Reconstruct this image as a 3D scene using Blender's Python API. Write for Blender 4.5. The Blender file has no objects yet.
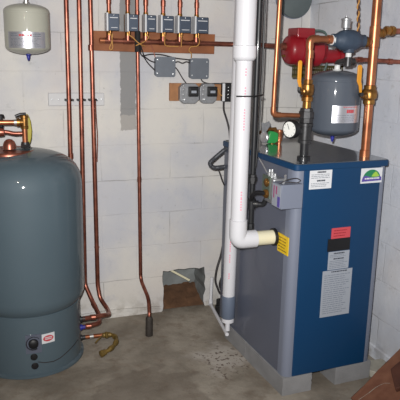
import bpy, bmesh, math, random
from mathutils import Vector, Matrix
random.seed(7)
S = bpy.context.scene
COL = S.collection
PI = math.pi

# ------------------------------------------------------------------ camera
cd = bpy.data.cameras.new('camera'); cam = bpy.data.objects.new('camera', cd); COL.objects.link(cam)
cd.sensor_width = 36; cd.lens = 611.14 * 36 / 400; cd.clip_start = 0.05
Rv = Vector((0.94250, -0.33359, 0.02015)); Uv = Vector((0.05952, 0.22689, 0.97210)); Fv = Vector((0.32886, 0.91501, -0.23370))
m = Matrix.Identity(4)
for i in range(3):
    m[i][0] = Rv[i]; m[i][1] = Uv[i]; m[i][2] = -Fv[i]
CP = Vector((0, -3.3898, 1.5586)); m.translation = CP
cam.matrix_world = m
S.camera = cam
# ------------------------------------------------------------------ light and exposure
w = bpy.data.worlds.new('world'); S.world = w; w.use_nodes = True
w.node_tree.nodes['Background'].inputs[0].default_value = (0.55, 0.6, 0.7, 1)
w.node_tree.nodes['Background'].inputs[1].default_value = 0.05
def lamp(name, kind, loc, e, size, col=(1, 1, 1)):
    l = bpy.data.lights.new(name, kind); l.energy = e; l.color = col
    if kind == 'AREA': l.size = size
    else: l.shadow_soft_size = size
    o = bpy.data.objects.new(name, l); COL.objects.link(o); o.location = loc
    return o
fl = lamp('camera_flash', 'SPOT', CP + Uv * 0.07 - Rv * 0.035, 420, 0.012, (1, 0.985, 0.96))
fl.data.spot_size = math.radians(82); fl.data.spot_blend = 1.0
fl.rotation_euler = (Fv + Uv * 0.09).to_track_quat('-Z', 'Y').to_euler()
fill_lamp = lamp('bounce_fill', 'POINT', (-0.4, -2.6, 2.2), 14, 0.06, (1, 0.86, 0.7))  # added fill lamp in place of bounced light, not a known fixture
S.view_settings.view_transform = 'Standard'; S.view_settings.look = 'None'
S.view_settings.exposure = 0.0; S.view_settings.gamma = 1; S.view_settings.use_curve_mapping = False

# ------------------------------------------------------------------ materials
def lin(c): return tuple((v / 255 / 12.92 if v / 255 <= 0.04045 else ((v / 255 + 0.055) / 1.055) ** 2.4) for v in c) + (1,)
def mat(name, rgb, rough=0.5, metal=0.0, var=0.0, vscale=8.0, dark=None, bump=0.0, bscale=60, coat=0.0, spec=0.5):
    M = bpy.data.materials.new(name); M.use_nodes = True; nt = M.node_tree; b = nt.nodes['Principled BSDF']
    b.inputs['Roughness'].default_value = rough; b.inputs['Metallic'].default_value = metal
    b.inputs['Coat Weight'].default_value = coat; b.inputs['Coat Roughness'].default_value = 0.06
    b.inputs['Specular IOR Level'].default_value = spec
    c = lin(rgb); b.inputs['Base Color'].default_value = c
    tc = nt.nodes.new('ShaderNodeTexCoord')
    if var > 0:
        n = nt.nodes.new('ShaderNodeTexNoise'); n.inputs['Scale'].default_value = vscale; n.inputs['Detail'].default_value = 6
        nt.links.new(tc.outputs['Object'], n.inputs['Vector'])
        r = nt.nodes.new('ShaderNodeValToRGB'); r.color_ramp.elements[0].position = 0.3; r.color_ramp.elements[1].position = 0.7
        d = lin(dark) if dark else tuple(v * (1 - var) for v in c[:3]) + (1,)
        r.color_ramp.elements[0].color = d; r.color_ramp.elements[1].color = c
        nt.links.new(n.outputs[0], r.inputs[0]); nt.links.new(r.outputs[0], b.inputs['Base Color'])
    if bump > 0:
        n = nt.nodes.new('ShaderNodeTexNoise'); n.inputs['Scale'].default_value = bscale; n.inputs['Detail'].default_value = 4
        nt.links.new(tc.outputs['Object'], n.inputs['Vector'])
        bp = nt.nodes.new('ShaderNodeBump'); bp.inputs['Strength'].default_value = bump; bp.inputs['Distance'].default_value = 0.004
        nt.links.new(n.outputs[0], bp.inputs['Height']); nt.links.new(bp.outputs[0], b.inputs['Normal'])
    return M

copper = mat('copper', (172, 108, 90), 0.36, 0.8, var=0.5, vscale=14, dark=(112, 64, 52), spec=0.5)
copper_b = mat('bright_copper', (200, 130, 92), 0.38, 0.82, var=0.4, vscale=10, dark=(146, 90, 64))
brass = mat('brass', (176, 130, 70), 0.35, 0.85, var=0.5, vscale=25, dark=(110, 74, 40))
green_brass = mat('tarnished_brass', (150, 122, 62), 0.5, 0.5, var=0.5, vscale=40, dark=(86, 72, 40))
solder = mat('solder', (190, 190, 188), 0.35, 0.8)
slate = mat('slate_enamel', (77, 92, 101), 0.62, 0.0, var=0.06, vscale=4, coat=0.6, spec=.3)
beige = mat('beige_enamel', (172, 172, 160), 0.6, 0.0, coat=0.5)
gray_side = mat('gray_boiler_panel', (88, 93, 108), 0.42, 0.0, var=0.08, vscale=3, coat=0.2)
gray_post = mat('lavender_gray_post', (114, 120, 136), 0.45)
blue = mat('blue_enamel', (9, 55, 93), 0.55, 0.0, coat=0.1, var=0.08, vscale=3, spec=.3)
lid_top = mat('lid_enamel', (66, 74, 84), 0.2, 0.0, coat=0.6)
wood = mat('plywood', (150, 92, 56), 0.7, 0, var=0.4, vscale=9, dark=(116, 66, 36), bump=0.3, bscale=40)
pine = mat('pine_strip', (168, 118, 78), 0.7, 0, var=0.3, vscale=20)
box_gray = mat('gray_junction_metal', (112, 118, 127), 0.5, 0.4, var=0.1, vscale=20)
valve_face = mat('valve_blue_gray', (72, 82, 98), 0.42, 0.3)
silver = mat('silver_label', (205, 206, 214), 0.33, 0.75)
steel = mat('galvanised_steel', (170, 172, 176), 0.45, 0.7, var=0.2, vscale=60)
black = mat('black_iron', (34, 35, 38), 0.45, 0.2, coat=0.2)
black_pl = mat('black_plastic', (18, 18, 21), 0.5)
dark_iron = mat('dark_malleable_iron', (70, 70, 72), 0.4, 0.6, var=0.4, vscale=50)
pvc = mat('white_pvc', (204, 204, 209), 0.4, 0, coat=0.15)
pvc_cream = mat('yellowed_pvc', (216, 210, 182), 0.4, 0)
rubber_gray = mat('gray_rubber', (96, 106, 124), 0.5)
flexm = mat('dark_gray_conduit', (66, 68, 74), 0.5, 0.2)
red = mat('red_enamel', (142, 16, 30), 0.45, 0, coat=0.3, var=0.15, vscale=8)
red_lab = mat('red_label', (190, 70, 78), 0.6)
pink = mat('pink_print', (222, 140, 160), 0.6)
white = mat('white_label', (206, 208, 212), 0.55)
labgray = mat('gray_label', (150, 156, 166), 0.5)
ink = mat('dark_print', (50, 54, 66), 0.7)
softink = mat('faint_print', (112, 118, 130), 0.7)
yellow = mat('yellow_label', (226, 188, 30), 0.5)
handle_y = mat('orange_yellow_handle', (206, 140, 36), 0.45)
handle_o = mat('yellow_green_handle', (168, 156, 32), 0.5, var=0.3, vscale=12)
wire_y = mat('tan_wire', (186, 136, 72), 0.6)
wire_k = mat('dark_wire', (44, 40, 42), 0.6)
green = mat('green_knob', (40, 140, 70), 0.4)
bluecap = mat('blue_cap', (40, 46, 140), 0.4)
castblue = mat('blue_gray_cast_iron', (56, 70, 88), 0.55, 0.1, var=0.2, vscale=30, bump=0.3)
teflon = mat('white_sealed_nipple', (210, 212, 212), 0.5)
cblock = mat('concrete_block', (140, 140, 142), 0.9, 0, var=0.2, vscale=12, bump=0.5, bscale=120)
olive = mat('olive_slotted_steel', (96, 88, 50), 0.6, 0.3, var=0.3, vscale=30)
insul = mat('black_insulation', (24, 22, 24), 0.8)
soot = mat('dark_cap', (62, 56, 52), 0.7, 0.2, var=0.4, vscale=40)
soil = mat('brown_soil', (104, 74, 52), 0.95, 0, var=0.35, vscale=18, bump=1.0, bscale=40)
rough_c = mat('rough_concrete', (132, 136, 136), 0.9, 0, var=0.35, vscale=10, bump=1.0, bscale=30)
flue = mat('gray_duct_metal', (98, 108, 110), 0.55, 0.2, var=0.2, vscale=12)
plank_m = mat('brown_board', (136, 92, 70), 0.75, 0, var=0.5, vscale=14, dark=(104, 62, 44), bump=0.5, bscale=30)
plank_d = mat('dark_brown_wood', (92, 54, 40), 0.75, 0, var=0.4, vscale=10, bump=0.4)
chip_m = mat('pale_stone', (176, 172, 160), 0.9, 0, var=0.2, vscale=20, bump=0.5)
purple = mat('purple_print', (84, 70, 150), 0.5)
lime = mat('lime_print', (150, 190, 70), 0.5)
teal = mat('green_print', (30, 120, 80), 0.5)
glass_w = mat('gauge_face', (225, 226, 222), 0.4)
terminal = mat('terminal_metal', (200, 202, 205), 0.3, 0.7)

def N(nt, t, **k):
    n = nt.nodes.new(t)
    for a, v in k.items(): setattr(n, a, v)
    return n
def math_n(nt, op, a, b=None, c=None):
    n = nt.nodes.new('ShaderNodeMath'); n.operation = op
    for i, v in enumerate((a, b, c)):
        if v is None: continue
        if isinstance(v, (int, float)): n.inputs[i].default_value = v
        else: nt.links.new(v, n.inputs[i])
    return n.outputs[0]
def mixc(nt, f, a, b):
    n = nt.nodes.new('ShaderNodeMix'); n.data_type = 'RGBA'
    if isinstance(f, (int, float)): n.inputs[0].default_value = f
    else: nt.links.new(f, n.inputs[0])
    for i, v in ((6, a), (7, b)):
        if isinstance(v, tuple): n.inputs[i].default_value = v
        else: nt.links.new(v, n.inputs[i])
    return n.outputs[2]
def noise(nt, vec, scale, detail=5, rough=0.55):
    n = nt.nodes.new('ShaderNodeTexNoise'); n.inputs['Scale'].default_value = scale
    n.inputs['Detail'].default_value = detail; n.inputs['Roughness'].default_value = rough
    nt.links.new(vec, n.inputs['Vector']); return n.outputs[0]
def smooth(nt, v, a, b):
    n = nt.nodes.new('ShaderNodeMapRange'); n.interpolation_type = 'SMOOTHSTEP'
    nt.links.new(v, n.inputs[0]); n.inputs[1].default_value = a; n.inputs[2].default_value = b
    return n.outputs[0]

def wall_material(name, axis, shift, patches, c0=(186, 187, 193), c1=(206, 203, 198)):
    M = bpy.data.materials.new(name); M.use_nodes = True; nt = M.node_tree; b = nt.nodes['Principled BSDF']
    b.inputs['Roughness'].default_value = 0.6; b.inputs['Specular IOR Level'].default_value = 0.3
    g = N(nt, 'ShaderNodeNewGeometry'); sp = N(nt, 'ShaderNodeSeparateXYZ'); nt.links.new(g.outputs['Position'], sp.inputs[0])
    P = g.outputs['Position']; u = sp.outputs[axis]; z = sp.outputs[2]
    cb = N(nt, 'ShaderNodeCombineXYZ')
    wob = math_n(nt, 'MULTIPLY', math_n(nt, 'SUBTRACT', noise(nt, P, 9), 0.5), 0.014)
    nt.links.new(math_n(nt, 'ADD', math_n(nt, 'ADD', u, shift), wob), cb.inputs[0])
    nt.links.new(math_n(nt, 'ADD', math_n(nt, 'ADD', z, 0.4064 * 2 - 0.0246 - 0.2032), wob), cb.inputs[1])
    br = N(nt, 'ShaderNodeTexBrick'); nt.links.new(cb.outputs[0], br.inputs['Vector'])
    br.inputs['Scale'].default_value = 1; br.inputs['Brick Width'].default_value = 0.4064; br.inputs['Row Height'].default_value = 0.2032
    br.inputs['Mortar Size'].default_value = 0.004; br.inputs['Mortar Smooth'].default_value = 0.6
    br.inputs['Color1'].default_value = (0.35, 0.35, 0.35, 1); br.inputs['Color2'].default_value = (0.65, 0.65, 0.65, 1)
    mort = br.outputs['Fac']
    broken = smooth(nt, noise(nt, P, 3.1, 3), 0.48, 0.68)
    mk = math_n(nt, 'MULTIPLY', mort, math_n(nt, 'ADD', math_n(nt, 'MULTIPLY', broken, 0.6), 0.03))
    base = mixc(nt, smooth(nt, noise(nt, P, 2.2, 6), 0.35, 0.65), lin(c0), lin(c1))
    base = mixc(nt, math_n(nt, 'MULTIPLY', smooth(nt, noise(nt, P, 5.0, 8, 0.7), 0.55, 0.72), 0.5), base, lin((170, 174, 188)))
    # thin scrapes and pin holes in the paint
    base = mixc(nt, math_n(nt, 'MULTIPLY', smooth(nt, noise(nt, P, 38, 3), 0.70, 0.76), 0.5), base, lin((120, 118, 116)))
    base = mixc(nt, math_n(nt, 'MULTIPLY', smooth(nt, noise(nt, P, 17, 8, 0.75), 0.56, 0.70), 0.4), base, lin((158, 158, 156)))
    base = mixc(nt, math_n(nt, 'MULTIPLY', smooth(nt, noise(nt, P, 1.6, 4), 0.5, 0.7), 0.3), base, lin((196, 184, 176)))
    base = mixc(nt, mk, base, lin((132, 130, 128)))
    # grime rising from the floor
    low = math_n(nt, 'MULTIPLY', math_n(nt, 'SUBTRACT', 1.0, smooth(nt, z, 0.0, 0.16)), smooth(nt, noise(nt, P, 14, 6), 0.42, 0.62))
    base = mixc(nt, math_n(nt, 'MULTIPLY', low, 0.5), base, lin((140, 132, 120)))
    for (u0, u1, z0, z1, col, amt) in patches:
        wb = math_n(nt, 'MULTIPLY', math_n(nt, 'SUBTRACT', noise(nt, P, 30), 0.5), 0.03)
        uu = math_n(nt, 'ADD', u, wb); zz = math_n(nt, 'ADD', z, wb)
        f = math_n(nt, 'MULTIPLY', math_n(nt, 'MULTIPLY', smooth(nt, uu, u0 - .002, u0 + .002), math_n(nt, 'SUBTRACT', 1.0, smooth(nt, uu, u1 - .002, u1 + .002))),
                   math_n(nt, 'MULTIPLY', smooth(nt, zz, z0 - .002, z0 + .002), math_n(nt, 'SUBTRACT', 1.0, smooth(nt, zz, z1 - .002, z1 + .002))))
        base = mixc(nt, math_n(nt, 'MULTIPLY', f, amt), base, lin(col))
    nt.links.new(base, b.inputs['Base Color'])
    bp = N(nt, 'ShaderNodeBump'); bp.inputs['Strength'].default_value = 0.6; bp.inputs['Distance'].default_value = 0.006
    h = math_n(nt, 'SUBTRACT', math_n(nt, 'ADD', math_n(nt, 'MULTIPLY', noise(nt, P, 45, 4), 0.35), math_n(nt, 'MULTIPLY', noise(nt, P, 7, 4), 0.5)), math_n(nt, 'MULTIPLY', mort, 0.22))
    nt.links.new(h, bp.inputs['Height']); nt.links.new(bp.outputs[0], b.inputs['Normal'])
    return M
wall_b = wall_material('painted_block_wall', 0, 0.19, [(0.735, 0.824, 1.212, 2.3, (128, 128, 128), 0.9), (0.735, 0.824, 1.126, 1.213, (150, 146, 142), 0.8)])
wall_r = wall_material('painted_block_side_wall', 1, 0.1, [], (204, 209, 220), (220, 222, 228))  # same paint as the back wall; extra light at grazing angle put into the colours

def floor_material():
    M = bpy.data.materials.new('concrete_floor'); M.use_nodes = True; nt = M.node_tree; b = nt.nodes['Principled BSDF']
    b.inputs['Roughness'].default_value = 0.75; b.inputs['Specular IOR Level'].default_value = 0.3
    g = N(nt, 'ShaderNodeNewGeometry'); P = g.outputs['Position']
    base = mixc(nt, smooth(nt, noise(nt, P, 2.6, 7, 0.6), 0.36, 0.66), lin((120, 112, 101)), lin((158, 150, 138)))
    base = mixc(nt, math_n(nt, 'MULTIPLY', smooth(nt, noise(nt, P, 11, 8, 0.72), 0.48, 0.66), 0.55), base, lin((118, 104, 90)))
    def spot(c, r0, r1, wn):
        d = N(nt, 'ShaderNodeVectorMath', operation='DISTANCE'); nt.links.new(P, d.inputs[0]); d.inputs[1].default_value = c
        dd = math_n(nt, 'ADD', d.outputs['Value'], math_n(nt, 'MULTIPLY', math_n(nt, 'SUBTRACT', noise(nt, P, wn, 5), 0.5), 0.5))
        return math_n(nt, 'SUBTRACT', 1.0, smooth(nt, dd, r0, r1))
    base = mixc(nt, math_n(nt, 'MULTIPLY', spot((0.68, -0.92, 0), 0.26, 0.30, 4), 0.45), base, lin((104, 94, 84)))
    ws = spot((1.12, -0.66, 0), 0.04, 0.2, 9)
    base = mixc(nt, math_n(nt, 'MULTIPLY', ws, 0.45), base, lin((196, 190, 184)))
    sp = math_n(nt, 'MULTIPLY', spot((1.15, -0.72, 0), 0.1, 0.2, 9), smooth(nt, noise(nt, P, 40, 3), 0.56, 0.62))
    base = mixc(nt, math_n(nt, 'MULTIPLY', sp, 0.8), base, lin((74, 56, 48)))
    base = mixc(nt, math_n(nt, 'MULTIPLY', smooth(nt, noise(nt, P, 24, 2), 0.70, 0.74), 0.5), base, lin((84, 70, 60)))
    nt.links.new(base, b.inputs['Base Color'])
    bp = N(nt, 'ShaderNodeBump'); bp.inputs['Strength'].default_value = 0.7; bp.inputs['Distance'].default_value = 0.01
    nt.links.new(noise(nt, P, 12, 8, 0.6), bp.inputs['Height']); nt.links.new(bp.outputs[0], b.inputs['Normal'])
    return M
floor_m = floor_material()
ceil_m = mat('ceiling_boards', (130, 118, 104), 0.9, 0, var=0.3, vscale=3)

# ------------------------------------------------------------------ mesh helpers
def new(): return bmesh.new()
def tag(o, label=None, cat=None, group=None, kind=None):
    if label: o['label'] = label
    if cat: o['category'] = cat
    if group: o['group'] = group
    if kind: o['kind'] = kind
    return o
def thing(name, label, cat, loc=(0, 0, 0), rotz=0, group=None):
    o = bpy.data.objects.new(name, None); COL.objects.link(o); o.location = loc; o.rotation_euler = (0, 0, rotz)
    o.empty_display_size = 0.05
    return tag(o, label, cat, group)
def root_matrix(p):
    while p.parent: p = p.parent
    return Matrix.Translation(p.location) @ Matrix.Rotation(p.rotation_euler[2], 4, 'Z')
def obj(name, bm, material, parent=None, label=None, smooth_=True, origin=None, local=False, bevel=0):
    """link bm as one mesh object; coordinates are world unless local"""
    if parent and not local: bm.transform(root_matrix(parent).inverted())
    if origin: bm.transform(Matrix.Translation(-Vector(origin)))
    bmesh.ops.recalc_face_normals(bm, faces=bm.faces)
    me = bpy.data.meshes.new(name); bm.to_mesh(me); bm.free()
    mats = material if isinstance(material, (list, tuple)) else [material]
    for x in mats: me.materials.append(x)
    if smooth_:
        me.polygons.foreach_set('use_smooth', [True] * len(me.polygons))
        me.set_sharp_from_angle(angle=math.radians(38))
    o = bpy.data.objects.new(name, me); COL.objects.link(o)
    if parent: o.parent = parent
    if origin: o.location = origin
    if bevel:
        b = o.modifiers.new('bevel', 'BEVEL'); b.width = bevel; b.segments = 2; b.limit_method = 'ANGLE'
    if label: o['label'] = label
    return o
def box(bm, a, b, rot=None, mi=0):
    c = [(a[i] + b[i]) / 2 for i in range(3)]; s = [abs(b[i] - a[i]) for i in range(3)]
    M = Matrix.Translation(c) @ (rot.to_4x4() if rot else Matrix.Identity(4)) @ Matrix.Diagonal((*s, 1))
    r = bmesh.ops.create_cube(bm, size=1, matrix=M)
    for f in {f for v in r['verts'] for f in v.link_faces}: f.material_index = mi
    return bm
def frame(d):
    d = d.normalized(); a = Vector((0, 0, 1)) if abs(d.z) < 0.9 else Vector((1, 0, 0))
    x = d.cross(a).normalized(); return x, d.cross(x).normalized()
def loft(bm, rings, cap=True, closed=False, mi=0):
    vs = [[bm.verts.new(p) for p in r] for r in rings]; n = len(vs[0])
    for i in range(len(vs) - 1):
        for j in range(n):
            bm.faces.new((vs[i][j], vs[i][(j + 1) % n], vs[i + 1][(j + 1) % n], vs[i + 1][j])).material_index = mi
    if cap:
        bm.faces.new(vs[0][::-1]).material_index = mi; bm.faces.new(vs[-1]).material_index = mi
def fillet(pts, r, n=6):
    P = [Vector(p) for p in pts]; out = [P[0]]
    for i in range(1, len(P) - 1):
        a, b, c = P[i - 1], P[i], P[i + 1]; d1 = (a - b); d2 = (c - b); l = min(d1.length, d2.length) * 0.48; k = min(r, l)
        d1.normalize(); d2.normalize()
        if d1.dot(d2) < -0.999: out.append(b); continue
        p0 = b + d1 * k; p1 = b + d2 * k
        for t in range(n + 1):
            s = t / n; out.append(p0 * (1 - s) ** 2 + b * 2 * s * (1 - s) + p1 * s ** 2)
    out.append(P[-1]); return out
def tube(bm, pts, r, seg=14, fr=0.03, mi=0):
    P = fillet(pts, fr) if fr and len(pts) > 2 else [Vector(p) for p in pts]
    R = r if callable(r) else (lambda i, n: r)
    rings = []; x = None
    for i, p in enumerate(P):
        d = (P[min(i + 1, len(P) - 1)] - P[max(i - 1, 0)])
        if d.length < 1e-9: continue
        d.normalize()
        if x is None: x, y = frame(d)
        else:
            x = (x - d * x.dot(d)).normalized(); y = d.cross(x)
        rr = R(i, len(P)); rings.append([p + (x * math.cos(2 * PI * k / seg) + y * math.sin(2 * PI * k / seg)) * rr for k in range(seg)])
    loft(bm, rings, mi=mi); return bm
def lathe(bm, base, axis, prof, seg=24, mi=0):
    """prof: (distance along axis, radius)"""
    b = Vector(base); a = Vector(axis).normalized(); x, y = frame(a)
    rings = [[b + a * h + (x * math.cos(2 * PI * k / seg) + y * math.sin(2 * PI * k / seg)) * max(r, 1e-4) for k in range(seg)] for h, r in prof]
    loft(bm, rings, mi=mi); return bm
def hexn(bm, base, axis, h, r, mi=0): return lathe(bm, base, axis, [(0, r), (h, r)], 6, mi)
def arcpatch(bm, c, R, a0, a1, z0, z1, n=14, th=0.0012, mi=0, Rz=None):
    """curved label wrapped on a vertical cylinder; angles in degrees"""
    rr = lambda z: R if Rz is None else Rz(z)
    O = []; I = []
    for k in range(n + 1):
        a = math.radians(a0 + (a1 - a0) * k / n); ca, sa = math.cos(a), math.sin(a)
        O.append([(c[0] + (rr(z) + th) * ca, c[1] + (rr(z) + th) * sa, z) for z in (z0, z1)])
        I.append([(c[0] + (rr(z) - .001) * ca, c[1] + (rr(z) - .001) * sa, z) for z in (z0, z1)])
    loft(bm, [[I[k][0], O[k][0], O[k][1], I[k][1]] for k in range(n + 1)], mi=mi); return bm
def prism(bm, poly, axis, a, b, mi=0):
    """extrude a 2-D polygon along axis 0/1/2 from a to b"""
    def P(u, v, w): return {0: (w, u, v), 1: (u, w, v), 2: (u, v, w)}[axis]
    loft(bm, [[P(u, v, a) for u, v in poly], [P(u, v, b) for u, v in poly]], mi=mi); return bm
def rrect(x0, y0, x1, y1, r, n=5):
    out = []
    for cx, cy, a0 in ((x1 - r, y1 - r, 0), (x0 + r, y1 - r, 90), (x0 + r, y0 + r, 180), (x1 - r, y0 + r, 270)):
        for k in range(n + 1):
            a = math.radians(a0 + 90 * k / n); out.append((cx + r * math.cos(a), cy + r * math.sin(a)))
    return out
def scribble(bm, put, x0, x1, y0, y1, rows, h=0.45, seed=0, words=True, mi=0):
    """rows of small word-like marks; put(u, v) gives a point on the label"""
    rnd = random.Random(seed); dy = (y1 - y0) / rows
    for i in range(rows):
        y = y1 - (i + 0.5) * dy; x = x0; end = x1 - (x1 - x0) * (rnd.random() * 0.25 if words else 0)
        while x < end:
            l = (x1 - x0) * rnd.uniform(0.06, 0.2); xe = min(x + l, end)
            vs = [bm.verts.new(put(*q)) for q in ((x, y - dy * h / 2), (xe, y - dy * h / 2), (xe, y + dy * h / 2), (x, y + dy * h / 2))]
            f = bm.faces.new(vs); f.material_index = mi
            x = xe + (x1 - x0) * 0.025
    return bm

# ------------------------------------------------------------------ the room
XR = 1.898; TOP = 2.35
rj = random.Random(3)
bm = new()
tl = (0.988, 0.264); tr = (1.256, 0.266)
lj = [(0.990 + rj.uniform(-.006, .008), z) for z in (0.0, 0.03, 0.07, 0.11, 0.15, 0.19, 0.225)]
rjg = [(1.262 + rj.uniform(-.012, .006), z) for z in (0.0, 0.03, 0.07, 0.11, 0.15, 0.19, 0.225)]
tj = [(0.988 + 0.268 * t, 0.262 + rj.uniform(-.009, .004)) for t in (0, .12, .25, .37, .5, .62, .75, .88, 1)]
prism(bm, [(-1.9, 0)] + lj + [tj[0], (0.988, TOP), (-1.9, TOP)], 1, 0, 0.2)
prism(bm, [(XR + .2, 0), (XR + .2, TOP), (1.256, TOP), tj[-1]] + rjg[::-1], 1, 0, 0.2)
prism(bm, tj + [(1.256, TOP), (0.988, TOP)], 1, 0, 0.2)
for f in bm.faces:
    f.normal_update(); c_ = f.calc_center_median()
    if abs(f.normal.y) < .5 and c_.z < .28 and .96 < c_.x < 1.29: f.material_index = 1
tag(obj('wall_back', bm, [wall_b, rough_c], smooth_=False), 'pale painted concrete block wall behind the boiler and tanks', kind='structure')
bm = new(); box(bm, (XR, -4.7, 0), (XR + .2, 0, TOP))
tag(obj('wall_right', bm, wall_r, smooth_=False), 'pale painted block wall to the right of the boiler', kind='structure')
bm = new(); box(bm, (-2.1, -4.7, 0), (-1.9, 0.2, TOP)); tag(obj('wall_left', bm, wall_r, smooth_=False), kind='structure')
bm = new(); box(bm, (-2.1, -4.9, 0), (XR + .2, -4.7, TOP)); tag(obj('wall_front', bm, wall_b, smooth_=False), kind='structure')
bm = new(); box(bm, (-2.1, -4.9, -0.1), (XR + .2, 0.42, 0)); tag(obj('floor', bm, floor_m, smooth_=False), 'stained rough concrete floor', kind='structure')
bm = new(); box(bm, (-2.1, -4.9, TOP), (XR + .2, 0.42, TOP + .05)); tag(obj('ceiling', bm, ceil_m, smooth_=False), kind='structure')
# recess behind the opening
bm = new(); box(bm, (0.9, 0.2, 0), (1.36, 0.24, 0.36))
tag(obj('wall_recess', bm, rough_c, smooth_=False), 'rough grey inner faces of the opening low in the back wall', kind='structure')
# footing ledge along the right wall
bm = new(); prism(bm, [(XR - .012, 0), (XR, 0), (XR, 0.065), (XR - .008, 0.06)], 1, -4.7, 0); tag(obj('baseboard_right', bm, wall_r, smooth_=False), kind='structure')
bm = new(); prism(bm, [(-1.9, 0), (0.98, 0), (0.975, .035), (0.7, .05), (0.5, .045), (0, .05), (-1.9, .045)], 1, -.012, 0.0)
tag(obj('baseboard_back', bm, wall_b, smooth_=False), kind='structure')
# soil slope
bm = new(); nx, ny = 18, 12; g = [[None] * (ny + 1) for _ in range(nx + 1)]
for i in range(nx + 1):
    for j in range(ny + 1):
        x = 0.990 + 0.272 * i / nx; y = 0.012 + 0.187 * j / ny
        g[i][j] = bm.verts.new((x, y, 0.004 + 0.085 * (j / ny) ** 0.8 + rj.uniform(-.006, .006) * (j > 0)))
for i in range(nx):
    for j in range(ny): bm.faces.new((g[i][j], g[i + 1][j], g[i + 1][j + 1], g[i][j + 1]))
tag(obj('soil', bm, soil), 'brown dirt heaped in the low wall opening', 'soil', kind='stuff')
bm = new(); box(bm, (-.075, -.006, -.006), (.10, .006, .006)); bm.transform(Matrix.Translation((1.085, 0.03, 0.226)) @ Matrix.Rotation(math.radians(33), 4, 'Y'))
tag(obj('wood_lath', bm, pvc_cream, origin=(1.085, .03, .226)), 'thin pale stick slanting across the dark opening at the wall base', 'stick')

# ------------------------------------------------------------------ indirect water heater
C = (0.175, -0.33)
t = thing('hot_water_tank', 'large slate grey cylindrical water tank standing on the floor at the left', 'water heater', (C[0], C[1], 0))
bm = new(); lathe(bm, (C[0], C[1], 0), (0, 0, 1), [(0, .262), (.004, .270), (.014, .270), (.02, .257), (.3, .255), (.33, .255)], 72); obj('skirt', bm, slate, t)
bm = new(); lathe(bm, (C[0], C[1], 0), (0, 0, 1), [(.312, .250), (.318, .256), (.326, .262), (.34, .272), (.36, .280), (.385, .283), (.92, .283), (.95, .280), (.98, .272), (1.01, .256), (1.035, .232), (1.055, .2), (1.072, .155), (1.084, .1), (1.09, .05), (1.091, .0)], 72)
obj('shell', bm, slate, t)
bm = new(); lathe(bm, (C[0], C[1], 0), (0, 0, 1), [(.308, .2555), (.310, .259), (.316, .259), (.318, .2555)], 72); obj('seam', bm, slate, t)
# copper flange and dome on top
bm = new(); lathe(bm, (C[0] - .06, C[1], 1.07), (0, 0, 1), [(0, .128), (.010, .128), (.018, .122), (.020, .05)], 40)
obj('top_flange', bm, copper, t, 'reddish copper flange')
bm = new(); lathe(bm, (0.118, C[1] - .02, 1.095), (0, 0, 1), [(0, .032), (.02, .03), (.035, .024), (.044, .014), (.047, .002)], 24); obj('dome_cap', bm, copper, t)
bm = new(); arcpatch(bm, C, .2555, -99, -82.5, .132, .229, th=.004); th = obj('thermostat_plate', bm, gray_side, t, 'square grey thermostat plate')
def onskirt(a, z, R=.2565): a = math.radians(a); return Vector((C[0] + R * math.cos(a), C[1] + R * math.sin(a), z)), Vector((math.cos(a), math.sin(a), 0))
q, nrm = onskirt(-91, .184, .259)
bm = new()
for k in range(22):   # printed temperature arc
    a0 = math.radians(40 + k * 12); a1 = math.radians(40 + k * 12 + 10)
    sx, sz = Vector((-nrm.y, nrm.x, 0)), Vector((0, 0, 1))
    w0 = .003 + .005 * k / 22
    pp = [q + nrm * .002 + (sx * math.cos(a) + sz * math.sin(a)) * r for a, r in ((a0, .036 - w0), (a0, .036), (a1, .036), (a1, .036 - w0))]
    bm.faces.new([bm.verts.new(v) for v in pp])
obj('dial_marks', bm, black_pl, th)
bm = new(); lathe(bm, q, nrm, [(0, .024), (.012, .023), (.016, .018), (.017, .002)], 24); obj('dial_knob', bm, black_pl, th)
bm = new(); arcpatch(bm, C, .2555, -82, -67.5, .172, .222); lb = obj('label', bm, white, t, 'white label with a red oval')
bm = new(); sx, sz = Vector((-onskirt(-74.8, 0)[1].y, onskirt(-74.8, 0)[1].x, 0)), Vector((0, 0, 1))
def onlab(u, v, th=.0022):
    a = math.radians(-74.8) + u / .255; return Vector((C[0] + (.2555 + th) * math.cos(a), C[1] + (.2555 + th) * math.sin(a), .197 + v))
bm.faces.new([bm.verts.new(onlab(.026 * math.cos(k * PI / 12), .016 * math.sin(k * PI / 12))) for k in range(24)])
obj('label_oval', bm, red_lab, lb)
bm = new(); scribble(bm, lambda u, v: onlab(u, v, .0030), -.017, .018, -.007, .009, 2, .6, 5, False); obj('label_print', bm, white, lb)
for z, a in ((.112, -91), (.064, -90.4)):
    q, nrm = onskirt(a, z, .254); bm = new(); lathe(bm, q, nrm, [(0, .017), (.006, .017), (.009, .014), (.010, .002)], 20); obj('plug', bm, black_pl, t)
bm = new(); tube(bm, [onskirt(a, z, .2575)[0] for a, z in ((-87, .083), (-80, .072), (-70, .066), (-62, .071), (-54, .082), (-46, .092), (-38, .1), (-28, .106))], .0022, 8, 0); obj('sensor_wire', bm, wire_k, t)
# stub ports on the side
for k, z in enumerate((.170, .122, .062)):
    bm = new(); lathe(bm, (0.405, -.345, z), (1, 0, 0), [(0, .017), (.032, .017), (.034, .012), (.05, .012)], 16); obj('side_port', bm, dark_iron if k != 1 else bluecap, t)

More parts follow.
